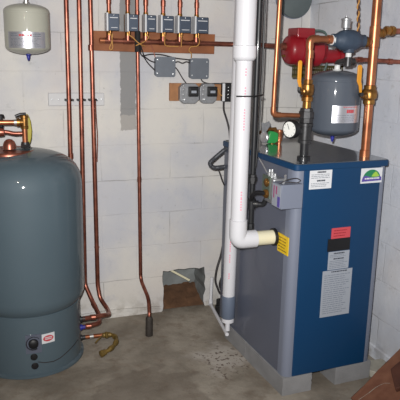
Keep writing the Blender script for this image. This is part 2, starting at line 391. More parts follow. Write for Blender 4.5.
# ------------------------------------------------------------------ fittings on top of the tank
t = thing('tank_supply_valve', 'copper tee and pipes with yellow green handle on top of the grey water tank', 'valve', (0.192, -.34, 1.098))
bm = new(); hexn(bm, (0.192, -.34, 1.096), (0, 0, 1), .018, .024); lathe(bm, (0.192, -.34, 1.112), (0, 0, 1), [(0, .02), (.012, .019)], 20); obj('base_nut', bm, dark_iron, t)
bm = new(); tube(bm, [(0.192, -.34, 1.12), (0.192, -.34, 1.19)], .0135, 18); obj('riser', bm, copper_b, t)
bm = new(); lathe(bm, (0.192, -.34, 1.188), (0, 0, 1), [(0, .018), (.012, .019), (.014, .017), (.05, .017), (.052, .020), (.064, .020), (.066, .012)], 20)
lathe(bm, (0.192, -.34, 1.219), (-1, 0, 0), [(0, .016), (.02, .017), (.022, .020), (.036, .020)], 20); obj('tee', bm, brass, t)
bm = new(); tube(bm, [(0.158, -.34, 1.219), (-.22, -.34, 1.224)], .0125, 18); obj('supply_pipe', bm, copper_b, t)
bm = new(); lathe(bm, (0.162, -.34, 1.219), (-1, 0, 0), [(0, .0145), (.018, .0145)], 18); obj('solder_joint', bm, solder, t)
bm = new(); tube(bm, [(0.185, -.335, 1.165), (0.14, -.335, 1.165), (0.11, -.335, 1.174), (-.22, -.335, 1.176)], .010, 14); obj('lower_pipe', bm, copper, t)
bm = new(); lathe(bm, (0.10, -.335, 1.173), (-1, 0, 0), [(0, .011), (.004, .019), (.02, .021), (.036, .019), (.04, .011)], 20); obj('union', bm, copper, t)
bm = new(); lathe(bm, (0.085, -.34, 1.234), (0, 0, 1), [(0, .008), (.008, .008), (.009, .016), (.02, .017), (.024, .012), (.025, .002)], 18); obj('bleed_knob', bm, black_pl, t)
bm = new(); lathe(bm, (0.085, -.335, 1.192), (0, 0, 1), [(0, .008), (.006, .012), (.014, .012), (.016, .004)], 16); obj('vent_knob', bm, black_pl, t)
bm = new(); tube(bm, [(0.15, -.345, 1.248), (0.175, -.345, 1.258), (0.2, -.35, 1.26)], .007, 10, 0); obj('lever_stub', bm, dark_iron, t)
bm = new(); prism(bm, [(x_ - .016, z_) for x_, z_ in [(0.212, 1.13), (0.222, 1.112), (0.232, 1.112), (0.240, 1.14), (0.243, 1.18), (0.239, 1.225), (0.230, 1.252), (0.214, 1.258)]], 1, -.318, -.306)
obj('handle', bm, handle_o, t, 'yellow green handle', bevel=.003)

# ------------------------------------------------------------------ beige expansion tank
def pressure_tank(name, label, cx, cy, z0, z1, R, m, cap_col, stem_top):
    t = thing(name, label, 'expansion tank', (cx, cy, z0))
    h = z1 - z0; k = .28 * R
    prof = [(0, .001)] + [(.0 + .34 * R * (1 - math.cos(a * PI / 2)), R * math.sin(a * PI / 2)) for a in (.25, .45, .62, .76, .88, 1)]
    prof += [(h * .5, R), (h * .5 + .002, R * 1.0)]
    prof += [(h - .34 * R * (1 - math.cos(a * PI / 2)), R * math.sin(a * PI / 2)) for a in (1, .88, .76, .62, .45, .25)] + [(h, .001)]
    bm = new(); lathe(bm, (cx, cy, z0), (0, 0, 1), prof, 56); obj('shell', bm, m, t)
    bm = new(); lathe(bm, (cx, cy, z1 - .34 * R - .012), (0, 0, 1), [(0, R * .998), (.002, R * 1.008), (.008, R * 1.008), (.010, R * .998)], 56); obj('weld_seam', bm, m, t)
    bm = new(); lathe(bm, (cx, cy, z0 + .006), (0, 0, -1), [(0, .012), (.008, .013), (.012, .009), (.024, .008), (.026, .006), (.034, .005), (.035, .001)], 16); obj('air_valve_cap', bm, cap_col, t, 'blue valve cap')
    return t
tb = pressure_tank('expansion_tank', 'beige expansion tank with silver label hanging high on the wall at the far left', 0.235, -.20, 1.535, 1.775, .108, beige, bluecap, 0)
bm = new(); lathe(bm, (0.235, -.20, 1.772), (0, 0, 1), [(0, .016), (.01, .016), (.012, .011), (.08, .011)], 18); obj('nipple', bm, solder, tb)
bm = new(); tube(bm, [(0.235, -.20, 1.845), (0.235, -.20, TOP)], .011, 14); obj('hanger_pipe', bm, copper, tb)
BC = (0.235, -.20)
bm = new(); arcpatch(bm, BC, .108, -148, -46, 1.565, 1.640, 24); l1 = obj('label', bm, silver, tb, 'wide silver label')
def onc(c, R, amid): return lambda u, v: (c[0] + R * math.cos(math.radians(amid) + u / R), c[1] + R * math.sin(math.radians(amid) + u / R), v)
bm = new(); scribble(bm, onc(BC, .1098, -97), -.035, .025, 1.616, 1.632, 1, .6, 2, False); obj('label_red_print', bm, red_lab, l1)
bm = new(); scribble(bm, onc(BC, .1098, -97), -.08, .08, 1.572, 1.612, 6, .3, 4); scribble(bm, onc(BC, .1098, -97), .03, .08, 1.616, 1.634, 2, .4, 6); scribble(bm, onc(BC, .1098, -97), -.08, -.04, 1.616, 1.634, 2, .4, 9); obj('label_print', bm, softink, l1)

# ------------------------------------------------------------------ clip strip and vertical pipes on the left
t = thing('pipe_clip_strip', 'white strip with clips holding the three copper pipes on the wall', 'bracket', (0.49, -.012, 1.30))
bm = new(); box(bm, (0.341, -.022, 1.268), (0.640, 0, 1.336)); st = obj('strip', bm, mat('painted_strip', (196, 196, 198), .6), t, bevel=.003)
for x in (.447, .511, .573):
    bm = new(); box(bm, (x - .022, -.07, 1.296), (x - .012, -.02, 1.306)); box(bm, (x + .012, -.07, 1.296), (x + .022, -.02, 1.306)); box(bm, (x - .022, -.03, 1.296), (x + .022, -.02, 1.306)); obj('clip', bm, black_pl, t)
for x in (.36, .395, .605, .625):
    bm = new(); lathe(bm, (x, -.022, 1.302), (0, -1, 0), [(0, .005), (.003, .004), (.004, .001)], 10); obj('screw', bm, terminal, t)
def pipe_run(name, label, pts, r, m=copper, couplings=(), group=None, fr=.03, cat='pipe'):
    base = pts[-1] if pts[-1][2] < pts[0][2] else pts[0]
    t = thing(name, label, cat, base, group=group)
    bm = new(); tube(bm, pts, r, 18, fr); obj('pipe', bm, m, t)
    for (c, d, l) in couplings:
        d = Vector(d).normalized(); bm = new(); lathe(bm, Vector(c) - d * l / 2, d, [(0, r), (.001, r * 1.16), (l - .001, r * 1.16), (l, r)], 18); obj('coupling', bm, m, t)
    return t
pipe_run('copper_pipe', 'leftmost vertical copper pipe, running down behind the grey water tank', [(.445, -.06, TOP), (.442, -.06, .25), (.42, -.08, .2)], .0125, couplings=[((.4445, -.06, 1.0), (0, 0, 1), .03)])
pipe_run('copper_pipe', 'middle of the three vertical copper pipes, bending into the middle tank port', [(.512, -.06, TOP), (.504, -.06, .25), (.535, -.12, .165), (.556, -.22, .118), (.535, -.325, .122), (.445, -.345, .122)], .0125, fr=.025, couplings=[((.54, -.14, .152), (.2, -.9, -.35), .03), ((.475, -.340, .122), (1, -.1, 0), .03)])
pipe_run('copper_pipe', 'right one of the three vertical copper pipes, ending in the topmost tank port', [(.565, -.06, TOP), (.577, -.06, .24), (.585, -.08, .165), (.618, -.14, .115), (.605, -.25, .132), (.560, -.325, .166), (.445, -.345, .170)], .0125, fr=.025, couplings=[((.50, -.336, .168), (1, -.1, 0), .03), ((.574, -.06, .985), (0, 0, 1), .008), ((.5765, -.06, .47), (0, 0, 1), .008), ((.566, -.06, 1.575), (0, 0, 1), .03)])
t = pipe_run('copper_pipe', 'long copper pipe crossing the wooden board and reaching the floor in the middle', [(.803, -.10, TOP), (.808, -.10, 1.7), (.8225, -.10, .26), (.834, -.24, .195), (.822, -.30, .13), (.820, -.305, .105)], .0105, fr=.04, couplings=[((.8165, -.10, .86), (0, 0, 1), .03), ((.808, -.10, 1.76), (0, 0, 1), .02)])
bm = new(); lathe(bm, (.8095, -.10, 1.557), (0, 0, 1), [(0, .0112), (.001, .0155), (.108, .0155), (.109, .0112)], 18); obj('insulation_sleeve', bm, insul, t, 'black sleeve where the pipe passes the board')
bm = new(); lathe(bm, (.820, -.305, 0.0), (0, 0, 1), [(0, .019), (.002, .021), (.104, .020), (.112, .017), (.118, .012)], 20); obj('floor_cap', bm, soot, t, 'dark end cap standing on the floor')
# small grey-brown wire beside the right-hand pipe
bm = new(); tube(bm, [(.585, -.06, 1.30), (.59, -.045, 1.2), (.597, -.04, 1.1), (.59, -.045, .96)], .003, 8, .05); tag(obj('cable', bm, copper, origin=(.59, -.045, 1.1)), 'short thin wire hanging beside the right one of the three copper pipes', 'cable')

# drain valve at the tank base
t = thing('drain_valve', 'tarnished brass drain valve and copper stub low at the right of the grey tank', 'valve', (.57, -.38, .0))
bm = new(); tube(bm, [(.445, -.345, .062), (.560, -.345, .060)], .011, 16); obj('stub_pipe', bm, copper_b, t)
bm = new(); lathe(bm, (.478, -.345, .0615), (1, 0, 0), [(0, .0135), (.02, .0135)], 16); obj('solder_joint', bm, solder, t)
bm = new(); tube(bm, [(.548, -.345, .060), (.604, -.352, .060), (.616, -.42, .056), (.575, -.47, .040), (.520, -.495, .030)], (lambda i, n: .0125 + .0025 * math.sin(i * 1.1)), 16, .035)
lathe(bm, (.537, -.487, .033), (-.9, -.4, -.12), [(0, .015), (.012, .015), (.014, .018), (.03, .018), (.032, .012)], 18); obj('body', bm, green_brass, t, 'tarnished brass body')
bm = new(); tube(bm, [(.545, -.38, .078), (.515, -.43, .085), (.49, -.455, .075)], .004, 8, .02); lathe(bm, (.56, -.40, .07), (0, 0, 1), [(0, .009), (.03, .009), (.032, .004)], 12); obj('valve_stem', bm, green_brass, t)

# ------------------------------------------------------------------ zone valve board
bm = new(); prism(bm, [(.578, 1.562), (.60, 1.560), (.9, 1.556), (1.276, 1.555), (1.278, 1.664), (.9, 1.664), (.578, 1.663)], 1, -.03, 0)
tag(obj('plywood_board', bm, wood, origin=(.93, 0, 1.61), bevel=.002), 'long brown wooden board on the wall behind the zone valves', 'board')
t = thing('manifold_pipe', 'horizontal copper manifold pipe running along the wooden board to the red pump', 'pipe', (.617, -.055, 1.613))
bm = new(); tube(bm, [(.617, -.055, 1.613), (1.395, -.055, 1.611), (1.47, -.14, 1.610), (1.525, -.44, 1.600)], .0135, 18, .05); obj('pipe', bm, copper, t)
bm = new(); lathe(bm, (.612, -.055, 1.613), (1, 0, 0), [(0, .008), (.003, .0155), (.035, .0155), (.036, .0135)], 18); obj('end_cap', bm, copper_b, t)
VX = [(.666, .634, .704), (.767, .742, .806), (.866, .838, .902), (.963, .925, 1.000), (1.059, 1.019, 1.097), (1.156, 1.116, 1.198)]
for x, _, _ in VX:
    bm = new(); lathe(bm, (x - .026, -.055, 1.613), (1, 0, 0), [(0, .0135), (.001, .0165), (.051, .0165), (.052, .0135)], 18)
    lathe(bm, (x, -.055, 1.613), (0, 0, 1), [(0, .0165), (.03, .0165), (.031, .0125)], 18); obj('tee', bm, copper, t)
names = ['leftmost and brightest grey zone valve box above the wooden board', 'second grey zone valve box from the left, just left of the sleeved copper pipe', 'third grey zone valve box from the left, just right of the sleeved copper pipe',
         'fourth grey zone valve box from the left, above the left junction box', 'fifth grey zone valve box from the left, second from the right end', 'rightmost grey zone valve box, nearest the white plastic pipe']
for k, (x, x0, x1) in enumerate(VX):
    t = thing('zone_valve', names[k], 'valve', (x, -.055, 1.64), group='zone valves above the wooden board')
    z0 = 1.663; z1 = 1.748
    bm = new(); lathe(bm, (x, -.055, 1.640), (0, 0, 1), [(0, .013), (.002, .016), (.02, .016), (.022, .021), (.11, .021), (.112, .014), (.125, .013)], 18); obj('valve_body', bm, brass, t)
    bm = new(); tube(bm, [(x, -.055, 1.755), (x - .004, -.055, TOP)], .0115, 16); lathe(bm, (x, -.055, 1.80), (0, 0, 1), [(0, .0115), (.001, .014), (.03, .014), (.031, .0115)], 16); obj('riser_pipe', bm, copper, t)
    bm = new(); box(bm, (x0 + .012, -.137, z0), (x1, -.076, z1)); cv = obj('cover', bm, valve_face, t, bevel=.003)
    bm = new(); box(bm, (x0 + .004, -.135, z0 - .002), (x0 + .0125, -.074, z1 + .004)); obj('side_plate', bm, white, t, 'bright metal side plate')
    bm = new(); box(bm, (x0 + .02, -.1385, z1 - .022), (x1 - .008, -.1365, z1 - .018)); obj('cover_print', bm, white, cv); bm = new(); box(bm, (x0 + .026, -.1385, z0 + .014), (x1 - .010, -.1365, z0 + .017)); obj('cover_print', bm, white, cv)
    bm = new(); lathe(bm, ((x0 + x1) / 2 + .006, -.136, z1 - .008), (0, -1, 0), [(0, .004), (.003, .003), (.004, .001)], 10); obj('screw', bm, terminal, cv)
    bm = new(); lathe(bm, (x - .004, -.105, z0), (0, 0, -1), [(0, .008), (.012, .008), (.014, .005), (.024, .005)], 10); obj('terminal_post', bm, brass, t)
def wire(name, label, pts, r, m, group=None):
    P = [Vector(p) for p in pts]; o = P[len(P) // 2]
    bm = new(); tube(bm, [p for p in P], r, 8, .03)
    return tag(obj(name, bm, m, origin=tuple(o)), label, 'wire', group)
wire('wire', 'tan wire looping down the board from the leftmost zone valve', [(.668, -.10, 1.645), (.676, -.085, 1.61), (.680, -.08, 1.575), (.668, -.08, 1.563), (.660, -.082, 1.575), (.672, -.085, 1.60), (.678, -.09, 1.65)], .0028, wire_y)
wire('wire', 'tan wire running from the second zone valve across the sleeved pipe', [(.763, -.105, 1.643), (.778, -.11, 1.635), (.80, -.125, 1.61), (.822, -.125, 1.595), (.85, -.10, 1.588)], .0028, wire_y)
wire('wire', 'tan wire dropping from the third zone valve and crossing the sleeved pipe', [(.870, -.105, 1.643), (.868, -.10, 1.63), (.845, -.115, 1.612), (.815, -.13, 1.600), (.795, -.12, 1.59)], .0028, wire_y)
wire('wire', 'tan wire hanging from the fourth zone valve along the manifold', [(.960, -.105, 1.643), (.962, -.09, 1.61), (.968, -.083, 1.594), (1.0, -.08, 1.59), (1.045, -.08, 1.592)], .0028, wire_y)
wire('wire', 'short tan wire hanging straight down from the fifth zone valve', [(1.055, -.105, 1.643), (1.058, -.09, 1.61), (1.060, -.085, 1.588)], .0028, wire_y)
wire('wire', 'tan wire curling from the rightmost zone valve to the right junction box', [(1.155, -.105, 1.643), (1.165, -.09, 1.615), (1.155, -.083, 1.595), (1.115, -.08, 1.592), (1.105, -.075, 1.572), (1.125, -.07, 1.555), (1.13, -.05, 1.532)], .0028, wire_y)
wire('cable', 'dark cable from the board down to the left junction box', [(.826, -.10, 1.592), (.842, -.08, 1.56), (.855, -.06, 1.535), (.90, -.03, 1.51), (.935, -.03, 1.50)], .0035, wire_k)
wire('cable', 'dark cable drooping below the board to the left junction box edge', [(.826, -.10, 1.58), (.835, -.06, 1.545), (.86, -.03, 1.535), (.885, -.02, 1.50), (.93, -.03, 1.455)], .0035, wire_k)
wire('cable', 'dark cable rising over the left junction box to the right one', [(.85, -.03, 1.535), (.90, -.03, 1.548), (.97, -.03, 1.546), (1.04, -.03, 1.528), (1.13, -.03, 1.52)], .0035, wire_k)
wire('cable', 'grey brown cable from the left junction box to the left transformer box', [(1.035, -.03, 1.485), (1.06, -.02, 1.465), (1.085, -.03, 1.42), (1.105, -.05, 1.388)], .0035, wire_k)
wire('cable', 'dark cable from the right junction box along the pale strip to the small black relay', [(1.195, -.03, 1.425), (1.205, -.03, 1.40), (1.24, -.04, 1.388), (1.30, -.045, 1.39), (1.335, -.05, 1.388)], .0035, wire_k)
wire('cable', 'grey cable twisting between the two grey junction boxes', [(1.035, -.03, 1.50), (1.06, -.03, 1.512), (1.085, -.03, 1.498), (1.11, -.03, 1.512), (1.135, -.03, 1.50)], .0035, wire_k)
wire('cable', 'short brown cable from the right transformer box to the relay', [(1.27, -.06, 1.375), (1.295, -.065, 1.36), (1.30, -.065, 1.33), (1.322, -.06, 1.32)], .003, wire_y)
wire('wire', 'thin reddish wire hanging from the middle of the board', [(.900, -.035, 1.60), (.915, -.035, 1.565), (.925, -.035, 1.53)], .0025, copper)

# junction boxes
for (x0, x1, z0, z1, lab) in ((.925, 1.040, 1.425, 1.535, 'left grey junction box below the wooden board'), (1.128, 1.240, 1.415, 1.530, 'right grey junction box below the wooden board')):
    t = thing('junction_box', lab, 'junction box', ((x0 + x1) / 2, 0, z0), group='grey junction boxes')
    bm = new(); prism(bm, rrect(x0 + .003, z0 + .003, x1 - .003, z1 - .003, .012), 1, -.04, 0); obj('box', bm, box_gray, t)
    bm = new(); prism(bm, rrect(x0, z0, x1, z1, .012), 1, -.044, -.040); cv = obj('cover_plate', bm, box_gray, t)
    for sx_, sz_ in ((x0 + .012, z0 + .02), (x1 - .012, z1 - .02), (x0 + .012, z1 - .016), (x1 - .012, z0 + .016)):
        bm = new(); lathe(bm, (sx_, -.044, sz_), (0, -1, 0), [(0, .0045), (.002, .004), (.003, .001)], 10); obj('screw', bm, terminal, cv)
bm = new(); box(bm, (1.016, -.02, 1.290), (1.392, 0, 1.390)); tag(obj('mounting_strip', bm, pine, origin=(1.2, 0, 1.34), bevel=.002), 'short pale wooden strip behind the two transformer boxes', 'board')
for (x0, x1, lab) in ((1.064, 1.180, 'left octagonal grey transformer box on the pale wooden strip'), (1.184, 1.288, 'right octagonal grey transformer box on the pale wooden strip')):
    z0, z1 = 1.277, 1.390; cx = (x0 + x1) / 2; c = .022
    t = thing('transformer_box', lab, 'transformer', (cx, -.02, z0), group='transformer boxes')
    bm = new(); prism(bm, [(x0 + c, z0), (x1 - c, z0), (x1, z0 + c), (x1, z1 - c), (x1 - c, z1), (x0 + c, z1), (x0, z1 - c), (x0, z0 + c)], 1, -.058, -.02); obj('box', bm, steel, t, bevel=.003)
    bm = new(); box(bm, (cx - .012, -.088, 1.318), (cx + .045, -.058, 1.374)); tr_ = obj('transformer', bm, black_pl, t, 'black transformer with a white sticker', bevel=.005)
    bm = new(); box(bm, (cx + .000, -.0895, 1.338), (cx + .030, -.0875, 1.352)); obj('sticker', bm, labgray, tr_)
    for zz in (1.302, 1.33, 1.358, 1.378):
        bm = new(); lathe(bm, (x0 + .02, -.058, zz), (0, -1, 0), [(0, .007), (.003, .006), (.005, .004), (.006, .001)], 10); obj('screw', bm, terminal, t)
    bm = new(); lathe(bm, (x0 + .03, -.058, 1.30), (0, -1, 0), [(0, .008), (.004, .007), (.006, .002)], 10); obj('screw', bm, terminal, t)
t = thing('relay', 'small black relay with a white front edge at the right end of the pale strip', 'relay', (1.355, -.02, 1.287))
bm = new(); box(bm, (1.325, -.065, 1.287), (1.385, -.02, 1.394)); obj('housing', bm, black_pl, t, bevel=.004)
bm = new(); box(bm, (1.318, -.070, 1.290), (1.334, -.062, 1.392)); obj('front_strip', bm, white, t, bevel=.002)
bm = new()
for zz in (1.31, 1.33, 1.35, 1.37): lathe(bm, (1.355, -.065, zz), (0, -1, 0), [(0, .004), (.003, .003), (.004, .001)], 8)
obj('terminals', bm, terminal, t)
wire('cable', 'black cable hanging from the relay down toward the boiler', [(1.335, -.05, 1.292), (1.338, -.04, 1.24), (1.365, -.04, 1.17), (1.375, -.05, 1.12), (1.33, -.18, 1.07), (1.27, -.30, 1.05)], .006, wire_k)

# flue cover disc on the wall
t = thing('flue_cover', 'round grey cover high on the back wall above the red pump', 'cover', (1.778, 0, 1.868))
bm = new(); lathe(bm, (1.779, 0, 1.884), (0, -1, 0), [(0, .113), (.02, .113), (.026, .110), (.028, .104), (.034, .06), (.035, .001)], 40); obj('plate', bm, flue, t)
bm = new(); lathe(bm, (1.779, 0, 1.884), (0, -1, 0), [(0, .117), (.012, .117), (.014, .112)], 40); obj('rim', bm, rubber_gray, t)

# ------------------------------------------------------------------ boiler
BW, BD, BH, ZB = .4871, .762, 1.0127, .0916
t = thing('boiler', 'large boiler with blue front panel and grey side standing on concrete blocks', 'boiler', (1.2585, -1.0966, 0), .0464)
Z1 = ZB + BH
# case: grey side wrap with rounded front posts
bm = new(); r = .03; out = []
pl = rrect(0.0, 0.0, BW, BD, .03, 6); prism(bm, pl, 2, ZB, Z1 - .03); obj('case', bm, gray_side, t, local=True)
bm = new(); post = []
for k in range(9):
    a = math.radians(180 + 90 * k / 8); post.append((.032 + .034 * math.cos(a), .032 + .034 * math.sin(a)))
post = [(-.002, .06)] + post + [(.046, -.002), (.046, .004), (.004, .06)]
prism(bm, post, 2, ZB, Z1 - .03); obj('corner_post', bm, gray_post, t, 'lighter grey rounded corner post', local=True)
bm = new(); prism(bm, [(BW + .46 * 0 - x_, y_) for x_, y_ in [(p_[0], p_[1]) for p_ in post]], 2, ZB, Z1 - .03); obj('corner_post', bm, gray_post, t, 'lighter grey rounded corner post', local=True)
bm = new(); prism(bm, rrect(.040, -.008, BW - .042, .01, .003, 3), 2, ZB + .004, Z1 - .028); fp = obj('front_panel', bm, blue, t, 'blue enamelled front panel', local=True)
bm = new(); prism(bm, rrect(-.006, -.010, BW + .006, BD + .004, .022, 5), 2, Z1 - .030, Z1 - .003); lid = obj('lid', bm, blue, t, 'blue lid band', local=True, bevel=.003)
bm = new(); prism(bm, rrect(-.001, -.005, BW + .001, BD - .001, .020, 5), 2, Z1 - .006, Z1); obj('lid_top', bm, lid_top, lid, 'glossy dark lid top', local=True)
YF = -.008
def flat(x0, x1, z0, z1, m, name, parent, label=None, y=YF, th=.0015):
    bm = new(); box(bm, (x0, y - th, z0), (x1, y, z1)); return obj(name, bm, m, parent, label, local=True)
def lx(wx, wz=0): return wx - 1.2585   # world x on the front face to panel x (turn is tiny)
a = flat(.066, .180, .990, 1.073, white, 'instruction_label', fp, 'white label with two short paragraphs')
put = lambda u, v: (u, YF - .0022, v)
bm = new(); scribble(bm, put, .104, .148, 1.060, 1.070, 1, .7, 1, False); scribble(bm, put, .104, .146, 1.022, 1.032, 1, .7, 2, False); obj('heading', bm, ink, a, local=True)
bm = new(); scribble(bm, put, .074, .172, 1.036, 1.058, 3, .35, 3); scribble(bm, put, .074, .172, .998, 1.019, 3, .35, 4); obj('text_lines', bm, softink, a, local=True)
b_ = flat(.335, .452, 1.000, 1.069, white, 'logo_label', fp, 'white sticker with a green and blue half round emblem')
bm = new(); bm.faces.new([bm.verts.new((.394 + .048 * math.cos(k * PI / 20), YF - .0020, 1.020 + .042 * math.sin(k * PI / 20))) for k in range(21)]); obj('emblem_dome', bm, teal, b_, local=True)
bm = new(); bm.faces.new([bm.verts.new((x, YF - .0024, z)) for x, z in ((.392, 1.030), (.400, 1.042), (.412, 1.052), (.420, 1.050), (.430, 1.038), (.438, 1.026), (.420, 1.028))]); obj('emblem_highlight', bm, lime, b_, local=True)
bm = new(); bm.faces.new([bm.verts.new((x, YF - .0026, z)) for x, z in ((.340, 1.008), (.448, 1.010), (.448, 1.026), (.436, 1.030), (.40, 1.024), (.360, 1.036), (.346, 1.030), (.342, 1.020))]); obj('emblem_wave', bm, purple, b_, local=True)
bm = new(); scribble(bm, lambda u, v: (u, YF - .0030, v), .356, .436, 1.016, 1.027, 1, .6, 8, False); obj('emblem_lettering', bm, white, b_, local=True)
flat(.200, .302, .752, .802, red_lab, 'red_label', fp, 'faded red label')
bm = new(); scribble(bm, put, .212, .290, .758, .796, 3, .3, 12); obj('red_label_print', bm, red, fp, local=True)
flat(.184, .304, .693, .752, black_pl, 'view_window', fp, 'black window strip', th=.003)
c_ = flat(.192, .306, .603, .690, labgray, 'rating_label', fp, 'small grey text label')
bm = new(); scribble(bm, put, .220, .278, .676, .686, 1, .6, 21, False); scribble(bm, put, .220, .276, .650, .660, 1, .6, 22, False); obj('heading', bm, ink, c_, local=True)
bm = new(); scribble(bm, put, .200, .298, .662, .676, 2, .35, 23); scribble(bm, put, .200, .298, .608, .648, 5, .35, 24); obj('text_lines', bm, softink, c_, local=True)
d_ = flat(.168, .330, .372, .600, labgray, 'specification_label', fp, 'large grey text label')
bm = new(); scribble(bm, put, .214, .30, .588, .597, 1, .6, 31, False); obj('heading', bm, ink, d_, local=True)
bm = new(); scribble(bm, put, .178, .320, .385, .582, 19, .3, 32); obj('text_lines', bm, softink, d_, local=True)
# side: yellow sticker, flange hole for the vent
bm = new(); box(bm, (-.0045, .022, .682), (0, .116, .768)); ys = obj('warning_sticker', bm, yellow, t, 'yellow warning sticker', local=True)
bm = new(); scribble(bm, lambda u, v: (-.0052, .14 - u, v), .032, .108, .688, .76, 5, .3, 41); obj('sticker_print', bm, brass, ys, local=True)
# control box on the side near the front
# gas valve behind it
t = thing('control_box', 'silver grey control box with a purple and red label on the boiler side', 'control box', (1.17, -1.13, .90))
bm = new(); prism(bm, [(1.178, -1.13), (1.283, -1.128), (1.283, -1.100), (1.252, -1.085), (1.252, -1.04), (1.178, -1.04)], 2, .916, 1.022); cb_ = obj('housing', bm, gray_post, t, bevel=.002)
bm = new(); box(bm, (1.1765, -1.124, .920), (1.178, -1.046, 1.018)); obj('label', bm, labgray, cb_)
bm = new(); box(bm, (1.1758, -1.092, .975), (1.1768, -1.080, 1.01)); box(bm, (1.1758, -1.068, .955), (1.1768, -1.058, 1.01)); obj('label_red_band', bm, mat('magenta_print', (150, 70, 110), .5), cb_)
bm = new(); box(bm, (1.1757, -1.122, .922), (1.1768, -1.098, .968)); obj('label_purple_band', bm, purple, cb_)
bm = new(); tube(bm, [(1.18, -1.10, 1.022), (1.21, -1.12, 1.045), (1.25, -1.125, 1.050), (1.275, -1.12, 1.036), (1.26, -1.115, 1.026), (1.225, -1.11, 1.030), (1.20, -1.10, 1.024)], .002, 8, .02); obj('wire_loop', bm, wire_k, t)
bm = new(); tube(bm, [(1.20, -1.10, 1.022), (1.205, -1.11, 1.045), (1.198, -1.12, 1.062)], .005, 8, .02); obj('metal_lead', bm, terminal, t)
t = thing('gas_valve', 'brass and metal gas valve with green plate behind the silver control box', 'valve', (1.20, -.98, .9))
bm = new(); box(bm, (1.185, -1.035, .915), (1.246, -.95, 1.03)); obj('body', bm, steel, t, bevel=.006)
bm = new(); box(bm, (1.180, -1.01, .935), (1.187, -.935, 1.035)); obj('green_plate', bm, mat('green_circuit_plate', (84, 94, 84), .5), t, 'grey green plate')
bm = new(); lathe(bm, (1.186, -.985, 1.005), (-1, 0, 0), [(0, .02), (.012, .019), (.018, .012), (.02, .002)], 18); obj('dial', bm, brass, t)
bm = new(); lathe(bm, (1.186, -.985, .955), (-1, -.3, 0), [(0, .020), (.014, .020), (.015, .014), (.02, .012)], 18); obj('outlet_ring', bm, brass, t)
for (y, z) in ((-1.02, 1.035), (-.99, 1.05), (-.965, 1.045)):
    bm = new(); lathe(bm, (1.20, y, z - .02), (0, 0, 1), [(0, .010), (.022, .010), (.024, .006), (.036, .005)], 12); obj('fitting', bm, terminal, t)
bm = new(); tube(bm, [(1.19, -.96, 1.045), (1.19, -.90, 1.08), (1.20, -.85, 1.09), (1.22, -.80, 1.085)], .003, 8, .03); obj('capillary_tube', bm, terminal, t)

# concrete blocks under the boiler
RB = Matrix.Translation((1.2585, -1.0966, 0)) @ Matrix.Rotation(.0464, 4, 'Z')
for (x0, x1, y0, y1, lab) in ((-.008, .15, -.006, .385, 'concrete block under the front left corner of the boiler'), (-.006, .15, .392, .65, 'concrete block under the rear left corner of the boiler'),
                              (.285, .490, -.004, .385, 'concrete block under the front right corner of the boiler'), (.285, .488, .392, .72, 'concrete block under the rear right corner of the boiler')):
    bm = new(); box(bm, (x0, y0, 0), (x1, y1, ZB)); bmesh.ops.subdivide_edges(bm, edges=bm.edges, cuts=6, use_grid_fill=True)
    for v in bm.verts:
        if v.co.z < ZB - .002: v.co += Vector((rj.uniform(-1, 1), rj.uniform(-1, 1), 0)) * .0015
    bm.transform(RB); o_ = RB @ Vector(((x0 + x1) / 2, (y0 + y1) / 2, 0))
    tag(obj('concrete_block', bm, cblock, origin=tuple(o_)), lab, 'concrete block', 'blocks under the boiler')

# ------------------------------------------------------------------ white vent pipe
t = thing('vent_pipe', 'thick white plastic vent pipe coming down and elbowing into the boiler side', 'pipe', (1.062, -.95, .74))
VXc, VYc = 1.062, -.952
bm = new(); lathe(bm, (VXc, VYc, 1.575), (0, 0, 1), [(0, .0445), (TOP - 1.575, .0445)], 32); obj('upper_pipe', bm, pvc, t)
bm = new(); lathe(bm, (VXc, VYc, 1.530), (0, 0, 1), [(0, .036), (.002, .041), (.012, .049), (.018, .0505), (.062, .0505), (.064, .0445)], 32); obj('reducer', bm, pvc, t)
bm = new(); lathe(bm, (VXc, VYc, .79), (0, 0, 1), [(0, .036), (.75, .036)], 32); lp = obj('lower_pipe', bm, pvc, t)
bm = new(); rings = []
lathe(bm, (VXc, VYc, .835), (0, 0, -1), [(0, .036), (.002, .0405), (.05, .0405)], 32)
pts = [(VXc, VYc, .792), (VXc, VYc, .738), (VXc + .058, VYc, .738)]
tube(bm, pts, .0405, 28, .055); lathe(bm, (VXc + .052, VYc, .738), (1, 0, 0), [(0, .0405), (.035, .0405), (.037, .034)], 32)
obj('elbow', bm, pvc, t)
bm = new(); tube(bm, [(VXc + .08, VYc, .738), (1.255, VYc, .738)], .0335, 28); obj('stub_pipe', bm, pvc_cream, t, 'slightly yellowed stub pipe')
bm = new(); lathe(bm, (1.236, VYc, .738), (1, 0, 0), [(0, .041), (.013, .041)], 28); obj('gasket', bm, black_pl, t, 'black gasket')
a0 = math.atan2(CP.y - VYc, CP.x - VXc)
for i, (z, l) in enumerate([(.885, .05), (.94, .03), (1.24, .05), (1.30, .03), (1.38, .04), (1.47, .03)]):
    bm = new()
    for k in range(int(l / .01)):
        aa = math.degrees(a0) + 14; arcpatch(bm, (VXc, VYc), .0362, aa - 5, aa + 5, z + k * .012, z + k * .012 + .006, 3, .0006)
    obj('pipe_lettering', bm, pink, lp, 'faint pink lettering')

